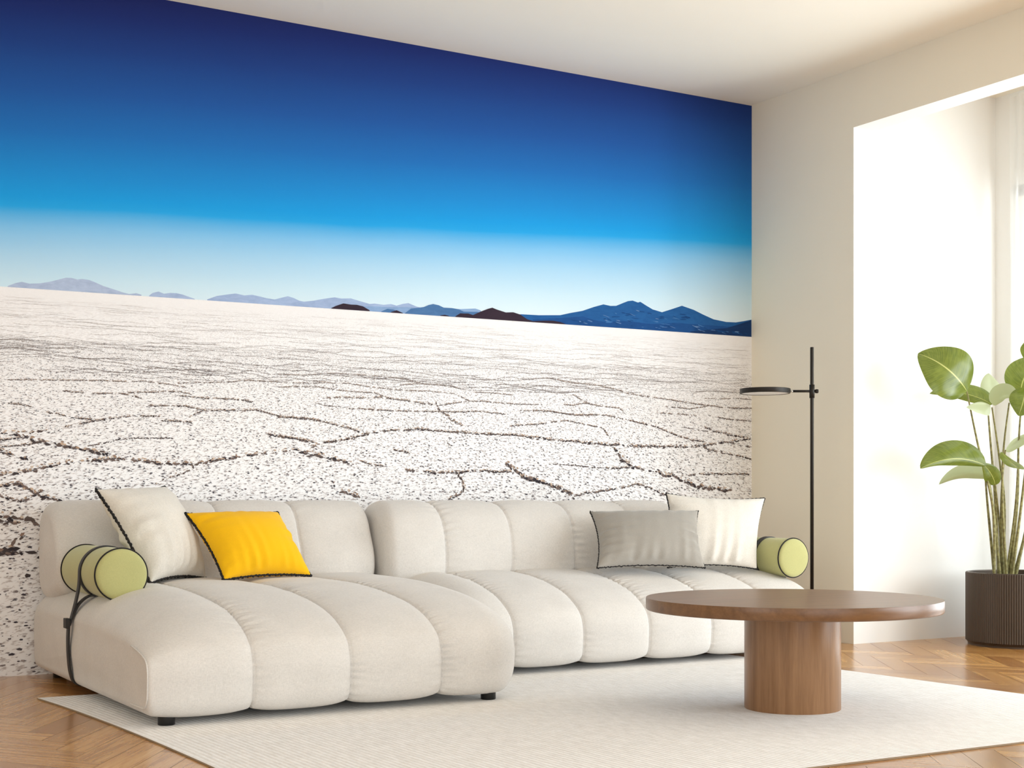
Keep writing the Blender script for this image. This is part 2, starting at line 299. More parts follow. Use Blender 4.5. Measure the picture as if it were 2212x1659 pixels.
# ---- floor: oak laid in a zig-zag of planks
def clip_poly(poly, x0, x1, y0, y1):
    def cut(P, ax, val, keep_less):
        out = []
        for i in range(len(P)):
            a, b = P[i], P[(i+1) % len(P)]
            ia = (a[ax] <= val) if keep_less else (a[ax] >= val)
            ib = (b[ax] <= val) if keep_less else (b[ax] >= val)
            if ia: out.append(a)
            if ia != ib:
                t = (val - a[ax])/(b[ax] - a[ax])
                out.append(tuple(a[k] + t*(b[k]-a[k]) for k in range(4)))
        return out
    for ax, v, l in ((0,x0,False),(0,x1,True),(1,y0,False),(1,y1,True)):
        if len(poly) < 3: return []
        poly = cut(poly, ax, v, l)
    return poly if len(poly) >= 3 else []

def build_floor():
    w0, n, st = 0.093, 4, 1.46
    ox, oy = 0.03, FLOOR_OFF
    g = 0.006
    x0, x1, y0, y1 = XL, XW+.1, YB, YF+.06
    V, F, UV, TONE = [], [], [], []
    rnd = random.Random(3)
    c = math.sqrt(.5)
    def place(a, b):
        # 45 degree turn, then the pattern is drawn out towards the mural wall
        return ((a - b)*c*w0 + ox, (a + b)*c*w0*st + oy)
    R = 90
    for i in range(-R, R):
        for k in range(-20, 21):
            bx, by = i + 2*n*k, i
            for kind in (0, 1):
                if kind == 0: rect = (bx, by, bx+n, by+1)
                else: rect = (bx, by+1, bx+1, by+1+n)
                cx, cy = place((rect[0]+rect[2])/2, (rect[1]+rect[3])/2)
                if not (x0-.6 < cx < x1+.6 and y0-.6 < cy < y1+.6): continue
                cs = [(rect[0]+g, rect[1]+g), (rect[2]-g, rect[1]+g), (rect[2]-g, rect[3]-g), (rect[0]+g, rect[3]-g)]
                u0, v0 = rnd.uniform(0, 40), rnd.uniform(0, 40)
                P = []
                for (a, b) in cs:
                    X, Y = place(a, b)
                    if kind == 0: u, v = (a-rect[0])*w0*1.25, (b-rect[1])*w0*1.17
                    else: u, v = (b-rect[1])*w0*1.25, (a-rect[0])*w0*1.17
                    P.append((X, Y, u+u0, v+v0))
                P = clip_poly(P, x0, x1, y0, y1)
                if not P: continue
                s = len(V)
                tone = rnd.random()
                for p in P:
                    V.append((p[0], p[1], 0)); UV.append((p[2], p[3])); TONE.append(tone)
                F.append(tuple(range(s, s+len(P))))
    nf = len(F)
    v, f = box_data(x0, x1, y0, y1, -.08, -.0015)
    s = len(V); V += v; UV += [(0,0)]*8; TONE += [0]*8
    F += [tuple(i+s for i in q) for q in f]
    t = NT('oak_planks')
    uvn = t.n.new('ShaderNodeUVMap'); uv = uvn.outputs[0]
    at = t.n.new('ShaderNodeAttribute'); at.attribute_name = 'tone'
    grain = t.noise(t.mapping(uv, (2.2, 46, 1)), 1, 5, .62, .5)
    fine = t.noise(t.mapping(uv, (9, 220, 1)), 1, 3, .6)
    blot = t.noise(t.mapping(uv, (3, 9, 1)), 1, 3, .5, 1.2)
    f1 = t.math('ADD', t.math('MULTIPLY', grain, .55), t.math('ADD', t.math('MULTIPLY', fine, .2), t.math('MULTIPLY', blot, .25)))
    c1 = t.ramp(f1, [(.36, lin(166, 108, 50)), (.5, lin(205, 150, 82)), (.64, lin(224, 176, 110))])
    c2 = t.mix(at.outputs['Fac'], lin(205, 190, 170), (1, 1, 1, 1))
    t.base(t.mix(1.0, c1, c2, 'MULTIPLY'))
    t.set(Roughness=.26); t.p.inputs['Specular IOR Level'].default_value = .6
    t.bump(fine, .025, .001); t.p.inputs['Coat Weight'].default_value = .42; t.p.inputs['Coat Roughness'].default_value = .18
    M_GAP = plain('plank_gap', lin(70, 48, 30), .9)
    o = mesh_obj('floor', V, F, smooth=False, mats=[t.m, M_GAP], fmat=[0]*nf + [1]*6, uvs=UV)
    a = o.data.attributes.new('tone', 'FLOAT', 'POINT'); a.data.foreach_set('value', TONE)
    tag(o, kind='structure')
build_floor()

# ---- walls and ceiling
T = .14
tag(boxes('wall_back', [(XL-T, XR+.15, YF, YF+T, -.05, ZC+.1)], M_WALL), kind='structure')
tag(boxes('wall_left', [(XL-T, XL, YB, .0, -.05, ZC+.1), (XL-T, XL, 2.8, YF, -.05, ZC+.1), (XL-T, XL, 0, 2.8, -.05, .5), (XL-T, XL, 0, 2.8, 2.5, ZC+.1)], M_WALL), kind='structure')
tag(boxes('wall_rear', [(XL-T, -.6, YB-T, YB, -.05, ZC+.1), (3.6, XW+T, YB-T, YB, -.05, ZC+.1),
    (-.6, 3.6, YB-T, YB, 2.6, ZC+.1)], M_WALL), kind='structure')
tag(boxes('ceiling', [(XL-T, XW+T, YB-T, YF+T, ZC, ZC+.1)], M_CEIL), kind='structure')
# right wall: solid from the corner to the jamb, then a downstand over the wide opening of the bay
wr_ = boxes('wall_right', [(XR, XI, YO, YF, -.05, ZC), (XR, XI, YB, YO, ZO, ZC)], M_WALL)
wr_.data.materials.append(M_REVEAL)
for p_ in wr_.data.polygons:                      # jamb, soffit and bay side: window light put in as whiter wall colour
    if p_.normal.y < -.5 and p_.index < 6 or p_.normal.z < -.5 or p_.normal.x > .5: p_.material_index = 1
tag(wr_, kind='structure')
# bay end wall (the bright return beside the curtain) and the window wall
tag(boxes('wall_bay', [(XI, XW+T, YO, YO+.1, -.05, ZC)], M_REVEAL), kind='structure')
tag(boxes('wall_window', [(XW, XW+T, 5.44, YO, -.05, ZC), (XW, XW+T, YB, 5.44, 2.50, ZC), (XW, XW+T, YB, 5.44, -.05, .03)], M_REVEAL), kind='structure')
fr = []
for y in (5.44-.05, 3.7, 1.95, .2, -1.55):
    fr.append((XW+.03, XW+.09, y-.03, y+.03, .03, 2.50))
fr += [(XW+.03, XW+.09, YB, 5.44, .03, .09), (XW+.03, XW+.09, YB, 5.44, 2.44, 2.50)]
tag(boxes('window_1', fr, M_FRAME), kind='structure')
fr2 = [(x-.03, x+.03, YB-.1, YB-.04, 0, 2.6) for x in (-.57, 1.5, 3.57)] + [(-.6, 3.6, YB-.1, YB-.04, 2.54, 2.6), (-.6, 3.6, YB-.1, YB-.04, 0, .06)]
tag(boxes('added_rear_window', fr2, M_FRAME), kind='structure')  # unseen window, added to let in the frontal fill light

fr3 = [(XL-.11, XL-.05, y-.03, y+.03, .5, 2.5) for y in (.03, 1.4, 2.77)] + [(XL-.11, XL-.05, 0, 2.8, .5, .56), (XL-.11, XL-.05, 0, 2.8, 2.44, 2.5)]
tag(boxes('added_left_window', fr3, M_FRAME), kind='structure')  # unseen window, added as an opening for the left fill light

# ------------------------------------------------------------------ the wallpaper mural
def horizon(x): return 1.664 + .0061*(x - 1.233)

def build_mural():
    x0, x1, y = XL, XR, YF - .003
    V = [(x0,y,0),(x1,y,0),(x1,y,ZC),(x0,y,ZC),(x0,YF,0),(x1,YF,0),(x1,YF,ZC),(x0,YF,ZC)]
    F = [(0,1,2,3),(1,5,6,2),(0,3,7,4),(3,2,6,7),(0,4,5,1)]
    FM = [0]*5
    COLS = [(1,1,1)]*8
    # printed sky and salt flat
    t = NT('mural_print')
    p = t.sep(t.pos()); X, Z = p[0], p[2]
    zh = t.math('ADD', t.math('MULTIPLY', X, .0061), 1.664 - .0061*1.233)
    s = t.math('SUBTRACT', Z, zh)
    s2 = t.math('SUBTRACT', s, t.math('MULTIPLY', t.math('SUBTRACT', X, 2.97), .045))
    wob = t.math('MULTIPLY', t.math('SUBTRACT', t.noise(t.vec(t.math('MULTIPLY', X, .6), t.math('MULTIPLY', Z, 2)), 1.5, 2), .5), .035)
    sky = t.ramp(t.math('DIVIDE', t.math('ADD', s2, wob), 1.5, clamp=True), SKY)
    h = t.math('MAXIMUM', t.math('SUBTRACT', zh, Z), .004)
    u = t.math('DIVIDE', t.math('SUBTRACT', X, 3.0), h)
    lv = t.math('LOGARITHM', h, math.e)
    n1 = t.noise(t.vec(t.math('MULTIPLY', u, 38), t.math('MULTIPLY', lv, 85)), 1, 2, .6)
    n2 = t.noise(t.vec(t.math('MULTIPLY', u, 5), t.math('MULTIPLY', lv, 30)), 1, 4, .7)
    grain = t.ramp(n1, [(.36, lin(200, 194, 194)), (.48, lin(250, 250, 252))])
    streak = t.ramp(n2, [(.30, (.30, .26, .25, 1)), (.44, (1, 1, 1, 1))])
    far = t.ramp(t.math('DIVIDE', h, 1.0), [(.0, (.35, .35, .35, 1)), (.06, (.7, .7, .7, 1)), (.16, (.6, .6, .6, 1)), (.32, (.0, .0, .0, 1))])
    salt = t.mix(1.0, grain, t.mix(far, (1, 1, 1, 1), streak), 'MULTIPLY')
    dots = t.noise(t.vec(t.math('MULTIPLY', u, 60), t.math('MULTIPLY', lv, 120)), 1, 1, .5)
    dm = t.ramp(dots, [(.27, (.3, .27, .27, 1)), (.36, (1, 1, 1, 1))])
    salt = t.mix(1.0, salt, dm, 'MULTIPLY')
    m = t.math('GREATER_THAN', s, 0.0)
    t.base(t.mix(m, salt, sky)); t.set(Roughness=.85); t.p.inputs['Specular IOR Level'].default_value = .15
    # printed ranges and crust ridges: coloured shapes of the print
    t2 = NT('mural_print_shapes')
    at = t2.n.new('ShaderNodeVertexColor'); at.layer_name = 'print'
    pp = t2.pos()
    nz = t2.noise(t2.mapping(pp, (14, 1, 40)), 1, 5, .65, .4)
    lum = t2.ramp(nz, [(.35, (.86, .87, .9, 1)), (.62, (1.06, 1.05, 1.03, 1))])
    t2.base(t2.mix(1.0, at.outputs['Color'], lum, 'MULTIPLY'))
    t2.set(Roughness=.85); t2.p.inputs['Specular IOR Level'].default_value = .15
    def poly(pts, yy, col):
        n = len(V)
        for (a, b) in pts: V.append((a, yy, b)); COLS.append(col[:3])
        F.append(tuple(range(n, n+len(pts)))); FM.append(1)
    layers = [('far', lin(168, 188, 222)), ('mid', lin(138, 168, 208)), ('big', lin(38, 92, 152)), ('foot', lin(32, 78, 138)),
              ('navy', lin(26, 56, 102)), ('blue', lin(78, 118, 166)), ('dark', lin(56, 44, 56))]
    for q, (key, col) in enumerate(layers):
        for l in MOUNTAINS[key]:
            yy = y - .00025*(q+1)
            tint = col
            if key == 'far':
                k = min(1, max(0, (l[0][0]-1.2)/1.6)); tint = tuple(a*(1-k)+b*k for a, b in zip(lin(176, 192, 220), lin(150, 175, 216)))
            # strip of quads down to the printed horizon
            l = [(a, max(b, horizon(a)+.0005)) for a, b in l]
            n = len(V)
            for a, b in l:
                V.append((a, yy, b)); COLS.append(tint[:3]); V.append((a, yy, horizon(a))); COLS.append(tint[:3])
            for i in range(len(l)-1):
                F.append((n+2*i, n+2*i+1, n+2*i+3, n+2*i+2)); FM.append(1)
    rnd = random.Random(8)
    yy = y - .0024
    def blob(cx, cz, rx, rz, col, k=6, rot=0):
        pts = []
        a0 = rnd.uniform(0, 6.28)
        for i in range(k):
            a = a0 + 2*math.pi*i/k
            r = rnd.uniform(.55, 1.15)
            dx, dz = math.cos(a)*rx*r, math.sin(a)*rz*r
            pts.append((min(x1-.001, cx+dx*math.cos(rot)-dz*math.sin(rot)), max(.003, cz+dx*math.sin(rot)+dz*math.cos(rot))))
        poly(pts[::1], yy + rnd.uniform(-.0002, .0002), col)
    # pale scree on the blue mountain
    for _ in range(90):
        a = rnd.uniform(4.15, 5.33); top_ = .10*math.exp(-((a-4.55)/.22)**2) + .085*math.exp(-((a-4.86)/.13)**2) + .03
        b = horizon(a) + rnd.uniform(.012, max(.02, top_*.8))
        blob(a, b, rnd.uniform(.008, .03), rnd.uniform(.0015, .004), rnd.choice([lin(66, 116, 172), lin(96, 132, 178), lin(28, 72, 128), lin(24, 66, 122)]), 7, rnd.uniform(-.35, .1))
    DK = [lin(78, 70, 70), lin(100, 88, 84), lin(58, 53, 58), lin(124, 108, 102)]
    FAR = lin(176, 166, 160)
    TN = [lin(172, 146, 126), lin(196, 172, 152), lin(150, 126, 112), lin(214, 196, 180)]
    def tone(hh):
        c_ = rnd.choice(DK); k_ = max(0, min(.75, 1 - hh/.5))
        return tuple(a*(1-k_)+b*k_ for a, b in zip(c_, FAR))
    def ridge(pts, wt):
        for i in range(len(pts)-1):
            (ax, az), (bx, bz) = pts[i], pts[i+1]
            L = math.hypot(bx-ax, bz-az)
            hh = max(.03, horizon(ax) - (az+bz)/2)
            th = .0078*wt*hh**.95
            n = max(2, int(L/(th*.75)))
            ang = math.atan2(bz-az, bx-ax)
            gap = 0
            for k in range(n):
                f = (k + rnd.random())/n
                cx, cz = ax+(bx-ax)*f, az+(bz-az)*f
                if gap > 0: gap -= 1; continue
                if rnd.random() < .05: gap = rnd.randint(1, 5); continue
                sz = rnd.uniform(.45, 1.3)
                blob(cx + rnd.gauss(0, th*.4), cz + rnd.gauss(0, th*.35), th*sz*1.15, th*sz*.55, tone(hh), 6, ang + rnd.uniform(-.5, .5))
                if rnd.random() < .55 and wt >= 1:
                    blob(cx + rnd.gauss(0, th*.6), cz + th*rnd.uniform(.3, 1.4), th*rnd.uniform(.4, 1.0), th*rnd.uniform(.3, .6), rnd.choice(TN), 6, ang)
                if rnd.random() < .12 and wt >= 1.2:
                    blob(cx + rnd.gauss(0, th*2), cz + rnd.gauss(0, th*1.5), th*rnd.uniform(.3, .7), th*rnd.uniform(.2, .4), rnd.choice(DK), 5, ang)
    for cr in CRACKS: ridge(cr[1:], cr[0])
    # the many thin ridges further out on the flat, growing finer towards the horizon
    for _ in range(760):
        hh = math.exp(rnd.uniform(math.log(.04), math.log(.36)))
        x = rnd.uniform(x0, x1); L = rnd.uniform(.5, 2.6)*hh**.85
        n = max(3, int(L/(.09*hh**.5)))
        pts = []; z = horizon(x) - hh
        for k in range(n):
            pts.append((x, z)); x += L/n; z += rnd.gauss(0, .018*hh)
            if x > x1-.01: break
        if len(pts) > 2: ridge(pts, rnd.uniform(.4, .85))
    # crust on the part left of the frame and low down
    for _ in range(16):
        hh = rnd.uniform(.45, 1.5); x = rnd.uniform(x0, 1.0); pts = []; z = horizon(x)-hh
        for k in range(8):
            pts.append((x, max(.02, z))); x += .09; z += rnd.gauss(0, .03)
        ridge(pts, rnd.uniform(.8, 1.6))
    # shadowed pits of the crust
    N = 0
    zz = .22
    while zz < 1.66:
        sp = .0175*max(zz, .2)
        if zz > .98: sp *= 1.12
        ncol = int((x1-x0)/sp*.8)
        for k in range(ncol):
            if rnd.random() < .30: continue
            cx = x0 + (x1-x0)*rnd.random(); cz = horizon(cx) - zz + rnd.uniform(-.6, .6)*sp
            if cx < 1.0 and rnd.random() < .5: continue
            if cz < .006 or cx > x1-.004: continue
            sz = zz*rnd.choice((.0030, .0042, .0055, .0075))
            slant = -.12 - .10*(cx-3.0)
            g = rnd.uniform(.0, 1.0)**2.2
            a, b = lin(70, 66, 74), lin(176, 166, 164)
            col = tuple(a[q]*(1-g)+b[q]*g for q in range(3))
            blob(cx, cz, sz*rnd.uniform(.8, 1.5), sz*rnd.uniform(.35, .6), col, 5, slant)
        zz += sp*.75
    o = mesh_obj('mural', V, F, smooth=False, mats=[t.m, t2.m], fmat=FM)
    ca = o.data.color_attributes.new('print', 'FLOAT_COLOR', 'POINT')
    arr = np.ones((len(V), 4), dtype=np.float32); arr[:, :3] = np.array(COLS, dtype=np.float32)
    ca.data.foreach_set('color', arr.ravel())
    tag(o, 'wall-wide photo mural of white salt flat, blue mountains and deep blue sky', 'mural', kind='thing')
build_mural()

# ------------------------------------------------------------------ sofa
def resample(poly, step, closed=True):
    P = np.array(poly, float)
    if closed: P = np.vstack([P, P[:1]])
    # smooth with Catmull-Rom, then by arc length
    out = []
    n = len(P)-1
    for i in range(n):
        p0 = P[(i-1) % n] if closed else P[max(i-1, 0)]
        p1, p2 = P[i], P[i+1]
        p3 = P[(i+2) % n] if closed else P[min(i+2, n)]
        for t in np.linspace(0, 1, 12, endpoint=False):
            out.append(.5*((2*p1)+(p2-p0)*t+(2*p0-5*p1+4*p2-p3)*t*t+(3*p1-p0-3*p2+p3)*t**3))
    out.append(P[-1]); O = np.array(out)
    d = np.concatenate([[0], np.cumsum(np.hypot(*np.diff(O, axis=0).T))])
    m = max(8, int(d[-1]/step))
    s = np.linspace(0, d[-1], m, endpoint=False)
    return np.c_[np.interp(s, d, O[:, 0]), np.interp(s, d, O[:, 1])], s, d[-1]

def channel_block(name, profile, seams, bulge, RL, RR, mat, parent, seed, step=.0075, dx=.0085, ruche=.0085, endpuff=.010, AL=None, AR=None):
    """Padded block swept along X over a (y,z) loop and pinched at every seam.
    RL / RR: rounding radii of the two ends as (front, top, back, bottom)."""
    rng = np.random.default_rng(seed)
    Q, s, L = resample(profile, step)
    ns = len(Q)
    tan = np.roll(Q, -1, 0) - np.roll(Q, 1, 0)
    tan /= np.linalg.norm(tan, axis=1)[:, None]
    nrm = np.c_[-tan[:, 1], tan[:, 0]]
    cen = Q.mean(0)
    if ((Q - cen)*nrm).sum() < 0: nrm = -nrm
    # smoothed normals steer how the ends round over
    k = max(3, int(.13/step)) | 1
    ker = np.hanning(k+2)[1:-1]; ker /= ker.sum()
    def sm(a): return np.convolve(np.r_[a[-k:], a, a[:k]], ker, 'same')[k:-k]
    wn = np.c_[sm(nrm[:, 0]), sm(nrm[:, 1])]
    wf, wb = np.clip(-wn[:, 0], 0, 1), np.clip(wn[:, 0], 0, 1)
    wt, wd = np.clip(wn[:, 1], 0, 1), np.clip(-wn[:, 1], 0, 1)
    AL = AL or RL; AR = AR or RR
    x0, x1 = seams[0], seams[-1]
    xs = []
    for a, b in zip(seams[:-1], seams[1:]):
        m = max(12, int((b-a)/dx)); tt = np.linspace(0, 1, m, endpoint=False)
        tt = .5 - .5*np.sign(1-2*tt)*np.abs(1-2*tt)**.8 if True else tt
        xs += list(a + (b-a)*tt)
    xs.append(x1)
    ex = [x0 + .3*(1-math.cos(q))*max(AL) for q in np.linspace(0, 1.2, 9)[1:]] + [x1 - .3*(1-math.cos(q))*max(AR) for q in np.linspace(0, 1.2, 9)[1:]]
    ex += [x0 + e for e in (.0015, .004, .008)] + [x1 - e for e in (.0015, .004, .008)]
    xs = np.unique(np.round(np.array(xs + ex), 5))
    ph = rng.uniform(0, 6.28, (len(seams), 6)); fr = rng.uniform(120, 330, (len(seams), 6))
    sl = np.array([0]+list(np.cumsum(np.hypot(*np.diff(Q, axis=0).T))))
    rings = []
    vis = np.clip(wf + wt + .2*wb, 0, 1)
    for x in xs:
        i = int(np.clip(np.searchsorted(seams, x, 'right')-1, 0, len(seams)-2))
        a, b = seams[i], seams[i+1]
        t = (x-a)/(b-a); uu = abs(2*t-1)
        end_l, end_r = (i == 0 and t < .5), (i == len(seams)-2 and t > .5)
        hgt = 1 - .75*uu**3.0 - .25*uu**12
        if end_l: hgt = 1 - .85*uu**2
        if end_r: hgt = 1 - .35*uu**2
        off = bulge*hgt*np.ones(ns)
        for j in range(1, len(seams)-1):
            d = x - seams[j]
            if abs(d) < .16:
                off = off - .0045*math.exp(-(d/.0042)**2)
                fall = (.72*math.exp(-abs(d)/.024) + .28*math.exp(-abs(d)/.075))*(1 if d > 0 else .5)
                fall *= min(1, abs(d)/.004)
                w = sum(np.sin(fr[j, q]*sl + ph[j, q] + d*(q-2.5)*22) for q in range(6))/2.6
                mod = .6 + .4*np.sin(sl*7+ph[j, 0])
                off = off + ruche*fall*w*mod*vis
        P = Q + nrm*off[:, None]
        def ins(r, a, dist):
            q = np.clip((a - dist)/max(a, 1e-5), 0, 1)
            return r*(1 - np.sqrt(np.maximum(0, 1 - q*q)))
        for RR_, AA_, dist in ((RL, AL, x-x0), (RR, AR, x1-x)):
            if dist < max(AA_):
                f_, t_, b_, d_ = [ins(RR_[k_], AA_[k_], dist) for k_ in range(4)]
                y, z = P[:, 0], P[:, 1]
                y0, y1, z0, z1 = Q[:, 0].min(), Q[:, 0].max(), Q[:, 1].min(), Q[:, 1].max()
                rf = min(.36, (y1-y0)/2); zm = z0 + (z1-z0)*(.45 if z0 < .2 else .5)
                wf_ = np.clip((y0+rf-y)/rf, 0, 1); wb_ = np.clip((y-y1+rf)/rf, 0, 1)
                wt_ = np.clip((z-zm)/(z1-zm), 0, 1.2); wd_ = np.clip((zm-z)/(zm-z0), 0, 1.2)
                P = np.c_[y + f_*wf_ - b_*wb_, z - t_*wt_ + d_*wd_]
        rings.append(np.c_[np.full(ns, x), P])
    def cap(ring, sgn):
        c = ring.mean(0); out = []
        for f in (.99, .96, .92, .85, .75, .62, .48, .3, .12):
            rr_ = c + (ring-c)*f
            rr_[:, 0] = ring[0, 0] + sgn*endpuff*(1-f)**2*(3-2*(1-f))
            out.append(rr_)
        return out
    allr = cap(rings[0], -1)[::-1] + rings + cap(rings[-1], 1)
    V = np.vstack(allr)
    nr = len(allr)
    F = grid_faces(nr, ns, closed_v=True)
    n0 = len(V)
    V = np.vstack([V, allr[0].mean(0), allr[-1].mean(0)])
    for j in range(ns):
        j2 = (j+1) % ns
        F.append((n0, j, j2)); F.append((n0+1, (nr-1)*ns+j2, (nr-1)*ns+j))
    o = mesh_obj(name, V, F, mat, parent)
    # consistent outward normals
    import bmesh
    bm = bmesh.new(); bm.from_mesh(o.data); bmesh.ops.recalc_face_normals(bm, faces=bm.faces); bm.to_mesh(o.data); bm.free()
    o.data.polygons.foreach_set('use_smooth', [True]*len(o.data.polygons))
    return o, rings

CH_Y = 4.612
def off_prof(pts, dy): return [(y+dy, z) for y, z in pts]
CHAISE = [(.02,.058),(.005,.085),(0,.13),(0,.19),(.02,.25),(.05,.28),(.095,.307),(.16,.334),(.24,.356),(.34,.374),(.46,.388),(.60,.400),(.73,.407),(.95,.411),(1.3,.412),(1.58,.405),(1.67,.38),(1.70,.33),(1.705,.2),(1.70,.10),(1.685,.06),(1.63,.05),(1.2,.048),(.6,.048),(.1,.048),(.045,.05)]
MAIN = [(.02,.058),(.005,.085),(0,.13),(0,.19),(.016,.242),(.045,.275),(.085,.302),(.14,.331),(.2,.351),(.28,.372),(.357,.387),(.46,.399),(.565,.407),(.7,.411),(.88,.408),(.945,.385),(.972,.34),(.98,.22),(.975,.10),(.96,.06),(.9,.05),(.6,.048),(.1,.048),(.045,.05)]
BACK1 = [(6.0,.372),(5.955,.385),(5.938,.43),(5.938,.48),(5.95,.53),(5.97,.575),(5.99,.62),(6.008,.66),(6.035,.696),(6.07,.722),(6.115,.736),(6.17,.738),(6.225,.733),(6.275,.71),(6.305,.665),(6.318,.58),(6.32,.48),(6.312,.40),(6.285,.355),(6.22,.34),(6.1,.345)]
BACK2 = [(5.915,.372),(5.875,.385),(5.858,.43),(5.856,.49),(5.86,.54),(5.870,.59),(5.887,.637),(5.912,.676),(5.948,.706),(5.99,.726),(6.04,.736),(6.09,.738),(6.14,.728),(6.18,.70),(6.203,.65),(6.213,.58),(6.215,.48),(6.207,.40),(6.18,.355),(6.12,.34),(6.02,.345)]

chaise = empty('sofa', (2.07, 5.45, 0), 'deep chaise end of the cream channel-tufted sofa, carrying the yellow cushion', 'sofa', 'modules of the cream sofa')
seat, rings = channel_block('seat', off_prof(CHAISE, CH_Y), [1.352, 1.713, 2.072, 2.432, 2.795], .018, (.008, .135, .05, .03), (.15, .13, .06, .12), M_CREAM, chaise, 1, AL=(.012, .30, .06, .03))
# piping along the left end of the seat front
edge = [tuple(rings[1][j] + np.array([-.002, -.001, 0])) for j in range(0, len(rings[1])) if rings[1][j][1] < CH_Y+.2 and .06 < rings[1][j][2] < .30]
edge.sort(key=lambda p: p[2])
pip = tube('piping', edge[::3], .0028, M_CREAM, seat, 8)
back, brings = channel_block('backrest', BACK1, [1.372, 1.713, 2.072, 2.432, 2.790], .016, (.035, .055, .06, .05), (.03, .04, .05, .04), M_CREAM, chaise, 2)
def leg(parent, x, y, z0):
    lathe('leg', [(.0, 0), (.0265, 0), (.0285, .002), (.0285, .07 - z0 + .012), (0, .07 - z0 + .012)], (x, y, z0), M_BLACK, parent, 32)
RUGZ = .006
leg(chaise, 1.437, 4.687, RUGZ); leg(chaise, 2.663, 4.679, RUGZ); leg(chaise, 1.448, 6.226, 0); leg(chaise, 2.685, 6.226, 0)

settee = empty('sofa', (3.85, 5.75, 0), 'long straight section of the cream channel-tufted sofa, behind the round table', 'sofa', 'modules of the cream sofa')
seat2, r2 = channel_block('seat', off_prof(MAIN, 5.243), [2.816, 3.11, 3.465, 3.82, 4.175, 4.53, 4.892], .018, (.03, .15, .05, .04), (.10, .12, .05, .07), M_CREAM, settee, 3, AL=(.03, .24, .06, .05))
back2, b2 = channel_block('backrest', BACK2, [2.813, 3.11, 3.465, 3.82, 4.175, 4.545], .016, (.05, .07, .06, .05), (.09, .11, .06, .05), M_CREAM, settee, 4)
leg(settee, 2.93, 5.34, RUGZ); leg(settee, 4.79, 5.34, 0); leg(settee, 2.93, 6.1, 0); leg(settee, 4.79, 6.1, 0)

# ------------------------------------------------------------------ cushions
def cushion(name, BL, BR, TR, TL, thick, mat, label, group, seed, wr=.004, cord=.0036):
    BL, BR, TR, TL = map(Vector, (BL, BR, TR, TL))
    rng = np.random.default_rng(seed)
    n = 84
    nrm = (BR-BL).cross(TL-BL).normalized()          # front side
    c = (BL+BR+TR+TL)/4
    root = empty(name, (c.x, c.y, min(BL.z, BR.z)), label, 'cushion', group)
    W, H = (BR-BL).length, (TL-BL).length
    ph = rng.uniform(0, 6.28, 24); fq = rng.uniform(9, 26, 24)
    def pt(u, v, side):
        # edges draw in between the corners
        pu, pv = 4*u*(1-u), 4*v*(1-v)
        iu = .045*pv*(1-2*u)*abs(1-2*u)**1.5; iv = .05*pu*(1-2*v)*abs(1-2*v)**1.5
        uu, vv = u+iu, v+iv
        p = BL*(1-uu)*(1-vv) + BR*uu*(1-vv) + TR*uu*vv + TL*(1-uu)*vv
        e = (max(0, pu)**.46)*(max(0, pv)**.46)
        hgt = thick*(e*.95 + .05*(pu*pv)**.25 if pu*pv > 0 else 0)
        w = 0
        if pu*pv > 0:
            # folds running in from the seams
            db = math.exp(-v/.28)*min(1, v/.05); dl = math.exp(-u/.16)*min(1, u/.04); dr = math.exp(-(1-u)/.14)*min(1, (1-u)/.04); dt = math.exp(-(1-v)/.10)*min(1, (1-v)/.04)
            mid = (pu**1.2)
            w += db*mid*sum(math.sin(fq[q]*u*2.4 + ph[q] + 3*v*math.sin(ph[q])) for q in range(6))/2.4
            w += 1.0*dl*pv*sum(math.sin(fq[q+6]*v*2.0 + ph[q+6] + 6*u*math.sin(ph[q+6])) for q in range(6))/2.4
            w += .8*dr*pv*sum(math.sin(fq[q+12]*v*2.0 + ph[q+12] + 6*u*math.sin(ph[q+12])) for q in range(6))/2.4
            w += .5*dt*pu*sum(math.sin(fq[q+18]*u*2.0 + ph[q+18]) for q in range(6))/2.4
        w = math.copysign(abs(w)**1.25, w)
        return p + nrm*side*(hgt*(1 if side > 0 else .62) + wr*w)
    V, F = [], []
    lin_ = [.5-.5*math.cos(math.pi*i/n) for i in range(n+1)]
    lin_ = [.55*a + .45*i/n for i, a in enumerate(lin_)]
    for i in range(n+1):
        for j in range(n+1): V.append(pt(lin_[i], lin_[j], 1))
    f0 = grid_faces(n+1, n+1); F += f0
    off = len(V); idx = {}
    for i in range(n+1):
        for j in range(n+1):
            if i in (0, n) or j in (0, n): idx[(i, j)] = i*(n+1)+j
            else: idx[(i, j)] = len(V); V.append(pt(lin_[i], lin_[j], -1))
    for i in range(n):
        for j in range(n): F.append((idx[(i,j)], idx[(i,j+1)], idx[(i+1,j+1)], idx[(i+1,j)]))
    cover = mesh_obj('cover', V, F, mat, root)
    border = []
    for i in range(n): border.append(pt(lin_[i], 0, 1))
    for i in range(n): border.append(pt(1, lin_[i], 1))
    for i in range(n): border.append(pt(lin_[n-i], 1, 1))
    for i in range(n): border.append(pt(0, lin_[n-i], 1))
    dense = []
    for i, p in enumerate(border):
        q = border[(i+1) % len(border)]
        dense += [p, (p+q)/2]
    rg = random.Random(seed)
    out = []
    for i, p in enumerate(dense):
        a = i*1.05
        out.append(Vector(p) + nrm*(.0016*math.sin(a)+rg.gauss(0, .0007)) + Vector((0, 0, 1))*(.0012*math.cos(a*.7)))
    rad = [cord*(1 + .22*math.sin(i*1.5)) for i in range(len(out))]
    tube('piping', out, rad, M_CORD, root, 8, closed=True)
    return root

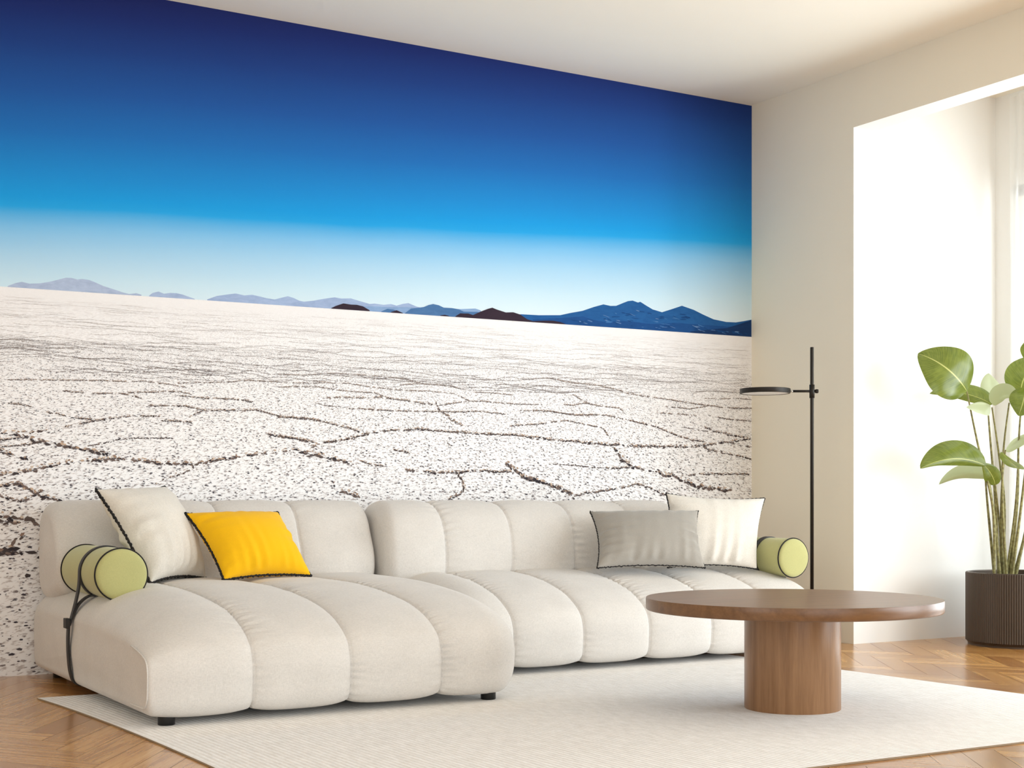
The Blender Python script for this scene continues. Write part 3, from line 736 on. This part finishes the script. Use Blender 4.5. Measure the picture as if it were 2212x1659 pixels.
G = 'cushions on the cream sofa'
cushion('cushion', (1.652, 5.60, .424), (1.955, 5.835, .424), (1.845, 6.045, .810), (1.49, 5.80, .795), .128, M_CUSHION,
        'large cream cushion with black piping, standing behind the strapped green bolster', G, 21, .0085, .0056)
cushion('cushion', (1.953, 5.60, .428), (2.362, 5.67, .432), (2.288, 5.865, .70), (1.857, 5.795, .697), .108, M_YELLOW,
        'bright yellow cushion with black piping, leaning back on the sofa', G, 22, .0095, .0054)
cushion('cushion', (3.742, 5.55, .437), (4.30, 5.452, .428), (4.374, 5.60, .70), (3.84, 5.755, .697), .095, M_GREY,
        'grey oblong cushion with black piping, in front of a cream cushion', G, 23, .012, .0032)
cushion('cushion', (4.21, 5.63, .425), (4.662, 5.50, .412), (4.80, 5.60, .764), (4.268, 5.72, .787), .085, M_CUSHION,
        'cream cushion leaning behind the grey cushion, with thin black piping', G, 24, .009, .0036)

# ------------------------------------------------------------------ bolsters
def bolster(cx, cz, y0, y1, r, label, strap_side):
    root = empty('bolster', (cx, (y0+y1)/2, cz-r), label, 'bolster', 'green bolsters on the sofa ends')
    L = y1-y0
    prof = [(0, -.004), (r*.5, -.003), (r*.82, .0), (r*.94, .004), (r*.985, .010), (r, .02)]
    prof = prof + [(r*1.004, L*.25), (r*1.006, L*.5), (r*1.004, L*.75)] + [(a, L-b) for a, b in prof[::-1]]
    c = lathe('cover', prof, (cx, y0, cz), M_GREEN, root, 96, 'Y')
    for yy in (y0+.013, y1-.013):
        tube('piping', [(cx+(r+.001)*math.cos(a), yy, cz+(r+.001)*math.sin(a)) for a in np.linspace(0, 2*math.pi, 96, endpoint=False)], .0032, M_CORD, root, 8, True)
    ys = y0 + L*.42
    R = r*1.006 + .002
    sgn = -1 if strap_side == 'left' else 1
    st = ribbon('strap', [(cx+R*math.cos(a), ys, cz+R*math.sin(a)) for a in np.linspace(0, 2*math.pi, 97)], (0, 1, 0), .030, .007, M_STRAP, root)
    return root, ys, R, sgn

bl, ys, R, sg = bolster(1.478, .473, 5.37, 5.92, .098, 'sage green bolster strapped to the left end of the sofa, beside a cream cushion', 'left')
xe = 1.340
st1 = ribbon('strap', smooth_curve([(1.478-R, ys, .475), (1.374, ys, .42), (1.362, ys, .36), (1.346, ys, .30), (1.337, ys, .275)], 8), (0, 1, 0), .028, .007, M_STRAP, bl)
st2 = ribbon('strap', smooth_curve([(1.45, ys-.03, .384), (1.41, ys-.02, .384), (1.375, ys-.012, .358), (1.352, ys-.004, .315), (1.337, ys, .272)], 8), (0, 1, .0), .028, .007, M_STRAP, bl)
st3 = ribbon('strap', smooth_curve([(1.336, ys, .29), (1.333, ys, .22), (1.335, ys, .15), (1.342, ys, .09), (1.357, ys, .052), (1.39, ys, .041), (1.46, ys, .040)], 8), (0, 1, 0), .030, .007, M_STRAP, bl)
bk = boxes('buckle', [(1.320, 1.337, ys-.02, ys+.02, .262, .300)], M_STRAP, bl); bevel(bk, .002)
br, ys2, R2, sg2 = bolster(4.812, .468, 5.39, 5.86, .096, 'sage green bolster on the right end of the sofa, by the floor lamp', 'right')
ribbon('strap', smooth_curve([(4.812+R2, ys2, .47), (4.915, ys2, .40), (4.913, ys2, .33), (4.916, ys2, .22), (4.912, ys2, .1), (4.88, ys2, .043)], 8), (0, 1, 0), .028, .007, M_STRAP, br)

# ------------------------------------------------------------------ rug
def build_rug():
    BLc, BRc, FRc, FLc = np.array([1.232,5.573]), np.array([4.43,5.515]), np.array([4.54,2.993]), np.array([1.327,3.05])
    nu, nv = 120, 90
    V, UV = [], []
    for i in range(nu+1):
        for j in range(nv+1):
            a, b = i/nu, j/nv
            p = (FLc*(1-a)+FRc*a)*(1-b) + (BLc*(1-a)+BRc*a)*b
            p[0] += .03*math.sin(math.pi*b)*(1-a)**3 - .02*(b**8)*(1-a)**8
            V.append((p[0], p[1], RUGZ)); UV.append((a*3.22, b*2.56))
    F = grid_faces(nu+1, nv+1)
    n = len(V)
    rim = [(i, 0) for i in range(nu)] + [(nu, j) for j in range(nv)] + [(i, nv) for i in range(nu, 0, -1)] + [(0, j) for j in range(nv, 0, -1)]
    for i, j in rim:
        p = V[i*(nv+1)+j]; V.append((p[0], p[1], .0005)); UV.append(UV[i*(nv+1)+j])
    m = len(rim)
    for k in range(m):
        k2 = (k+1) % m
        a = rim[k][0]*(nv+1)+rim[k][1]; b = rim[k2][0]*(nv+1)+rim[k2][1]
        F.append((a, n+k, n+k2, b))
    nf = len(F)-m
    t = NT('ribbed_rug')
    uv = t.n.new('ShaderNodeUVMap').outputs[0]; q = t.sep(uv)
    wob = t.math('MULTIPLY', t.noise(t.mapping(uv, (3, 5, 1)), 1, 2), .006)
    rib = t.math('SINE', t.math('MULTIPLY', t.math('ADD', q[0], wob), 2*math.pi/.0195))
    dash = t.noise(t.mapping(uv, (51, 13, 1)), 1, 2, .5)
    yarn = t.noise(t.mapping(uv, (260, 60, 1)), 1, 3, .6)
    f = t.math('ADD', t.math('MULTIPLY', dash, .5), t.math('MULTIPLY', yarn, .5))
    c = t.ramp(f, [(.35, lin(220, 217, 213)), (.62, lin(240, 238, 236))])
    groove = t.math('MULTIPLY', t.math('ADD', rib, 1), .5)
    c = t.mix(t.math('MULTIPLY', t.math('POWER', groove, 3), .20), c, lin(186, 172, 152))  # shade between the ribs put into the colour
    t.base(c); t.set(Roughness=.95); t.p.inputs['Specular IOR Level'].default_value = .1
    t.p.inputs['Sheen Weight'].default_value = .15
    hgt = t.math('ADD', t.math('MULTIPLY', rib, -.3), t.math('MULTIPLY', f, .7))
    t.bump(hgt, .7, .003)
    edge = plain('rug_binding', lin(150, 132, 108), .9)
    o = mesh_obj('rug', V, F, smooth=False, mats=[t.m, edge], fmat=[0]*nf+[1]*m, uvs=UV)
    tag(o, 'large cream ribbed rug lying on oak floor under table and sofa', 'rug')
build_rug()

# ------------------------------------------------------------------ coffee table
TX, TY = 3.490, 3.922
ct = empty('coffee_table', (TX, TY, RUGZ), 'round brown wooden coffee table with thick cylindrical column base', 'table')
top = lathe('tabletop', [(0, .358), (.5185, .358), (.5225, .3595), (.525, .364), (.525, .3965), (.5235, .4005), (.5235, .402), (0, .402)], (TX, TY, 0), M_WOODT, ct, 160)
colm = lathe('column', [(0, RUGZ), (.1695, RUGZ), (.171, RUGZ+.002), (.171, .358), (0, .358)], (TX, TY, 0), M_WOOD, ct, 128)
for o in (top, colm):
    md = o.modifiers.new('es', 'EDGE_SPLIT'); md.split_angle = math.radians(50)

# ------------------------------------------------------------------ floor lamp
LX, LY = 5.116, 5.60
fl = empty('floor_lamp', (LX, LY, 0), 'slim black floor lamp with round disc head, behind the sofa end', 'floor lamp')
lathe('base', [(0, 0), (.125, 0), (.13, .004), (.13, .014), (.126, .018), (.02, .02), (0, .02)], (LX, LY, 0), M_LAMP, fl, 64)
lathe('pole', [(0, .018), (.0092, .018), (.0092, 1.543), (.0085, 1.546), (0, 1.546)], (LX, LY, 0), M_LAMP, fl, 24)
lathe('clamp', [(.0094, 1.283), (.0135, 1.283), (.0135, 1.352), (.0094, 1.352)], (LX, LY, 0), M_LAMP, fl, 24)
AZ = 1.318
d = Vector((-.8607, .509, 0)); P0 = Vector((LX, LY, AZ))
tube('arm', [P0 - d*.018, P0 + d*.098], .0065, M_LAMP, fl, 16)
tube('knob', [P0 - d*.014, P0 - d*.019, P0 - d*.031, P0 - d*.033], [.006, .0105, .0105, .008], M_LAMP, fl, 20)
tube('joint', [P0 + d*.096, P0 + d*.116], .0055, M_STEEL, fl, 16)
HC = P0 + d*.243
hd = lathe('lamp_head', [(.119, -.0125), (.1285, -.0125), (.130, -.010), (.130, .0105), (.128, .0125), (0, .0125)], (HC.x, HC.y, AZ), M_LAMP, fl, 96)
hd.modifiers.new('es', 'EDGE_SPLIT').split_angle = math.radians(40)
lathe('diffuser', [(0, -.011), (.1195, -.011)], (HC.x, HC.y, AZ), M_DIFF, hd, 96)

# ------------------------------------------------------------------ potted plant
PX, PY = 6.10, 5.10
pp = empty('potted_plant', (PX, PY, 0), 'tall broad-leaved plant in ribbed dark brown pot beside the window', 'plant')
M_POT = plain('ribbed_pot', lin(76, 64, 53), .34, .4)
PR = .272
NR = 140
def flute(r, a, h): return r
Vp, Fp = [], []
na = NR*6
prof = [(PR-.012, .008, 0), (PR-.006, .018, 0), (PR, .022, 1), (PR, .20, 1), (PR, .374, 1), (PR-.004, .379, 0), (PR-.018, .379, 0), (PR-.02, .374, 0), (PR-.02, .30, 0)]
for i in range(na):
    a = 2*math.pi*i/na
    fl_ = .0030*abs(math.sin(NR*a/2))**.8
    for r, h, k in prof:
        rr = r - k*.0030 + k*fl_
        Vp.append((PX+rr*math.cos(a), PY+rr*math.sin(a), h))
Fp = grid_faces(na, len(prof), closed_u=True)
b = len(Vp)
for i in range(na):
    a = 2*math.pi*i/na
    Vp.append((PX+(PR-.012)*math.cos(a), PY+(PR-.012)*math.sin(a), 0))
for i in range(na):
    i2 = (i+1) % na
    Fp.append((b+i, b+i2, i2*len(prof), i*len(prof)))
Fp.append(tuple(b+i for i in range(na))[::-1])
pot = mesh_obj('pot', Vp, Fp, M_POT, pp, smooth=False)
sv, sf = [(PX, PY, .342)], []
for rr in (.08, .16, .253):
    for i in range(48):
        a = 2*math.pi*i/48
        sv.append((PX+rr*math.cos(a), PY+rr*math.sin(a), .335+random.uniform(0, .008)))
for i in range(48):
    i2 = (i+1) % 48
    sf.append((0, 1+i, 1+i2))
    for k in (0, 1): sf.append((1+k*48+i, 1+(k+1)*48+i, 1+(k+1)*48+i2, 1+k*48+i2))
mesh_obj('soil', sv, sf, M_SOIL, pp)

ts = NT('plant_stem'); ts.base(ts.ramp(ts.noise(ts.coord(), 60, 3), [(.35, lin(104, 96, 52)), (.65, lin(150, 146, 92))])); ts.set(Roughness=.6)
M_STEM = ts.m
for st_ in STEMS:
    c = smooth_curve(st_, 10); n = len(c)
    tube('stem', c, [.0085 - .0048*i/(n-1) for i in range(n)], M_STEM, pp, 8)

tl = NT('plant_leaf')
uv = tl.n.new('ShaderNodeUVMap').outputs[0]; q = tl.sep(uv)
av = tl.math('ABSOLUTE', tl.math('SUBTRACT', q[1], .5))
vein = tl.noise(tl.vec(tl.math('MULTIPLY', tl.math('ADD', q[0], tl.math('MULTIPLY', av, -.35)), 70), tl.math('MULTIPLY', av, 3)), 1, 2, .5)
gl = tl.ramp(vein, [(.35, lin(66, 84, 16)), (.65, lin(108, 120, 38))])
gl = tl.mix(tl.ramp(tl.noise(uv, 4, 3), [(.4, (0,0,0,1)), (.7, (.45,.45,.45,1))]), gl, lin(134, 146, 66))
mid = tl.ramp(av, [(.006, (1,1,1,1)), (.018, (0,0,0,1))])
gl = tl.mix(mid, gl, lin(205, 206, 130))
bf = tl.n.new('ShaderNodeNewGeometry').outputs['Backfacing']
gl = tl.mix(bf, gl, lin(178, 184, 152))  # paler back faces stand in for leaves bleached by strong light
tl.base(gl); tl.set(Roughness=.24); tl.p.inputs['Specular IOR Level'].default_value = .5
tr_ = tl.n.new('ShaderNodeBsdfTranslucent'); tl.link(tl.mix(.5, gl, lin(190, 205, 110)), tr_.inputs['Color'])
mx = tl.n.new('ShaderNodeMixShader'); mx.inputs[0].default_value = .28
tl.link(tl.p.outputs[0], mx.inputs[1]); tl.link(tr_.outputs[0], mx.inputs[2])
tl.link(mx.outputs[0], tl.n['Material Output'].inputs['Surface'])
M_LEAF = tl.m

def leaf(base, ctrl, tip, w, face, tiltfold, seed, mu=1.0, md=1.0, under=False):  # under: flips the faces to show the light-bleached colour
    B, C, Tp = map(Vector, (base, ctrl, tip)); face = Vector(face).normalized()
    nu, nv = 34, 16; V, UV = [], []
    for i in range(nu+1):
        t = i/nu
        p = B*(1-t)**2 + C*2*t*(1-t) + Tp*t*t
        tg = ((C-B)*(1-t) + (Tp-C)*t).normalized()
        side = tg.cross(face).normalized(); nn = side.cross(tg).normalized()
        ww = w*.5*(math.sin(math.pi*min(1, t**.72))**.72)*(1.0 if t < 1 else 0) + .0012
        for j in range(nv+1):
            v = j/nv; s = 2*v-1
            lift = tiltfold*abs(s)**1.3*ww - .16*ww*abs(s)**3
            wave = .02*w*math.sin(9*t+seed)*abs(s)
            V.append(p + side*(s*ww*(mu if s > 0 else md)) + nn*(lift+wave)); UV.append((t, v))
    fs = grid_faces(nu+1, nv+1)
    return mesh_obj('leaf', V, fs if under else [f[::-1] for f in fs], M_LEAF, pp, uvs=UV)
VIEW = Vector((-.76, -.65, 0))
FACE = {'L1': VIEW+Vector((0,0,.45)), 'L2': VIEW+Vector((0,0,.5)), 'L3': VIEW+Vector((.3,-.6,.2)), 'L4': VIEW+Vector((0,0,.3)), 'L5': VIEW+Vector((0,0,.2)),
        'L6': VIEW+Vector((0,0,.5)), 'L6b': VIEW+Vector((0,0,.4)), 'L7': VIEW+Vector((0,0,.3)), 'L8': VIEW+Vector((0,0,.5)), 'L8b': VIEW+Vector((0,0,.3)),
        'L9': VIEW*.4+Vector((0,0,.9)), 'L10': VIEW*.6+Vector((0,0,.8))}
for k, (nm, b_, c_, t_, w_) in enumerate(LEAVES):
    leaf(b_, c_, t_, w_, FACE.get(nm, VIEW+Vector((0,0,.6))), {'L7': -.15, 'L8': -.2, 'L2': -.15}.get(nm, .12), k, *{'L7': (1.15, .22), 'L8': (1, .3), 'L2': (1, .35), 'L4': (.45, 1.25), 'L5': (.25, 1.2)}.get(nm, (1, 1)), under=nm in ('L3', 'L4', 'L5', 'L8', 'L9', 'L10'))  # flipped leaves carry their brightness in the colour

# ------------------------------------------------------------------ sheer curtain in the bay
def build_curtain():
    V, n, m = [], 220, 24
    y0, y1 = 5.425, 4.30
    for i in range(n+1):
        t = i/n; y = y0 + (y1-y0)*t
        for j in range(m+1):
            z = .012 + (2.985-.012)*j/m
            amp = .022*(1 - .25*j/m)
            x = 6.408 + amp*math.sin(t*2*math.pi*11 + .6*math.sin(t*9)) + .004*math.sin(t*90+z*1.5)
            V.append((x, y + .010*math.sin(z*2.1+t*20)*(1-j/m), z))
    t = NT('sheer_voile')
    tr = t.n.new('ShaderNodeBsdfTransparent'); tl2 = t.n.new('ShaderNodeBsdfTranslucent'); df = t.n.new('ShaderNodeBsdfDiffuse')
    for q in (tl2, df): q.inputs['Color'].default_value = lin(248, 248, 247)
    a = t.n.new('ShaderNodeMixShader'); a.inputs[0].default_value = .5
    t.link(tl2.outputs[0], a.inputs[1]); t.link(df.outputs[0], a.inputs[2])
    b = t.n.new('ShaderNodeMixShader'); b.inputs[0].default_value = .72
    t.link(tr.outputs[0], b.inputs[1]); t.link(a.outputs[0], b.inputs[2])
    t.link(b.outputs[0], t.n['Material Output'].inputs['Surface'])
    o = mesh_obj('curtain', V, grid_faces(n+1, m+1), t.m)
    tag(o, 'white sheer full-length curtain hanging at the bay window behind the plant', 'curtain')
build_curtain()

# ------------------------------------------------------------------ light
def area(name, loc, target, sx, sy, power, col):
    ld = bpy.data.lights.new(name, 'AREA'); ld.shape = 'RECTANGLE'; ld.size = sx; ld.size_y = sy
    ld.energy = power; ld.color = col
    o = bpy.data.objects.new(name, ld); COL.objects.link(o); o.location = loc
    o.rotation_euler = (Vector(target) - Vector(loc)).to_track_quat('-Z', 'Z' if abs((Vector(target)-Vector(loc)).normalized().z) < .95 else 'Y').to_euler()
    return o
LIGHTS()

w = bpy.data.worlds.new('daylight'); S.world = w; w.use_nodes = True
bg = w.node_tree.nodes['Background']; bg.inputs[0].default_value = WORLD[0]; bg.inputs[1].default_value = WORLD[1]

# ------------------------------------------------------------------ camera
cam = bpy.data.cameras.new('camera'); co = bpy.data.objects.new('camera', cam); COL.objects.link(co); S.camera = co
co.location = (0, 0, .75)
yaw = math.atan2(.50900, .86078)
co.rotation_euler = (math.radians(90), 0, -yaw)
cam.sensor_fit = 'HORIZONTAL'; cam.sensor_width = 36; cam.lens = 3097/2212*36
cam.shift_x = 0; cam.shift_y = (1082 - 829.5)/2212
cam.clip_start = .05; cam.clip_end = 200

vs = S.view_settings
S.display_settings.display_device = 'sRGB'
vs.view_transform = 'Standard'; vs.look = 'None'; vs.exposure = EXPO; vs.gamma = 1; vs.use_curve_mapping = False
S.cycles.use_denoising = True
S.cycles.max_bounces = 10; S.cycles.diffuse_bounces = 6; S.cycles.transparent_max_bounces = 12
S.cycles.sample_clamp_indirect = 8
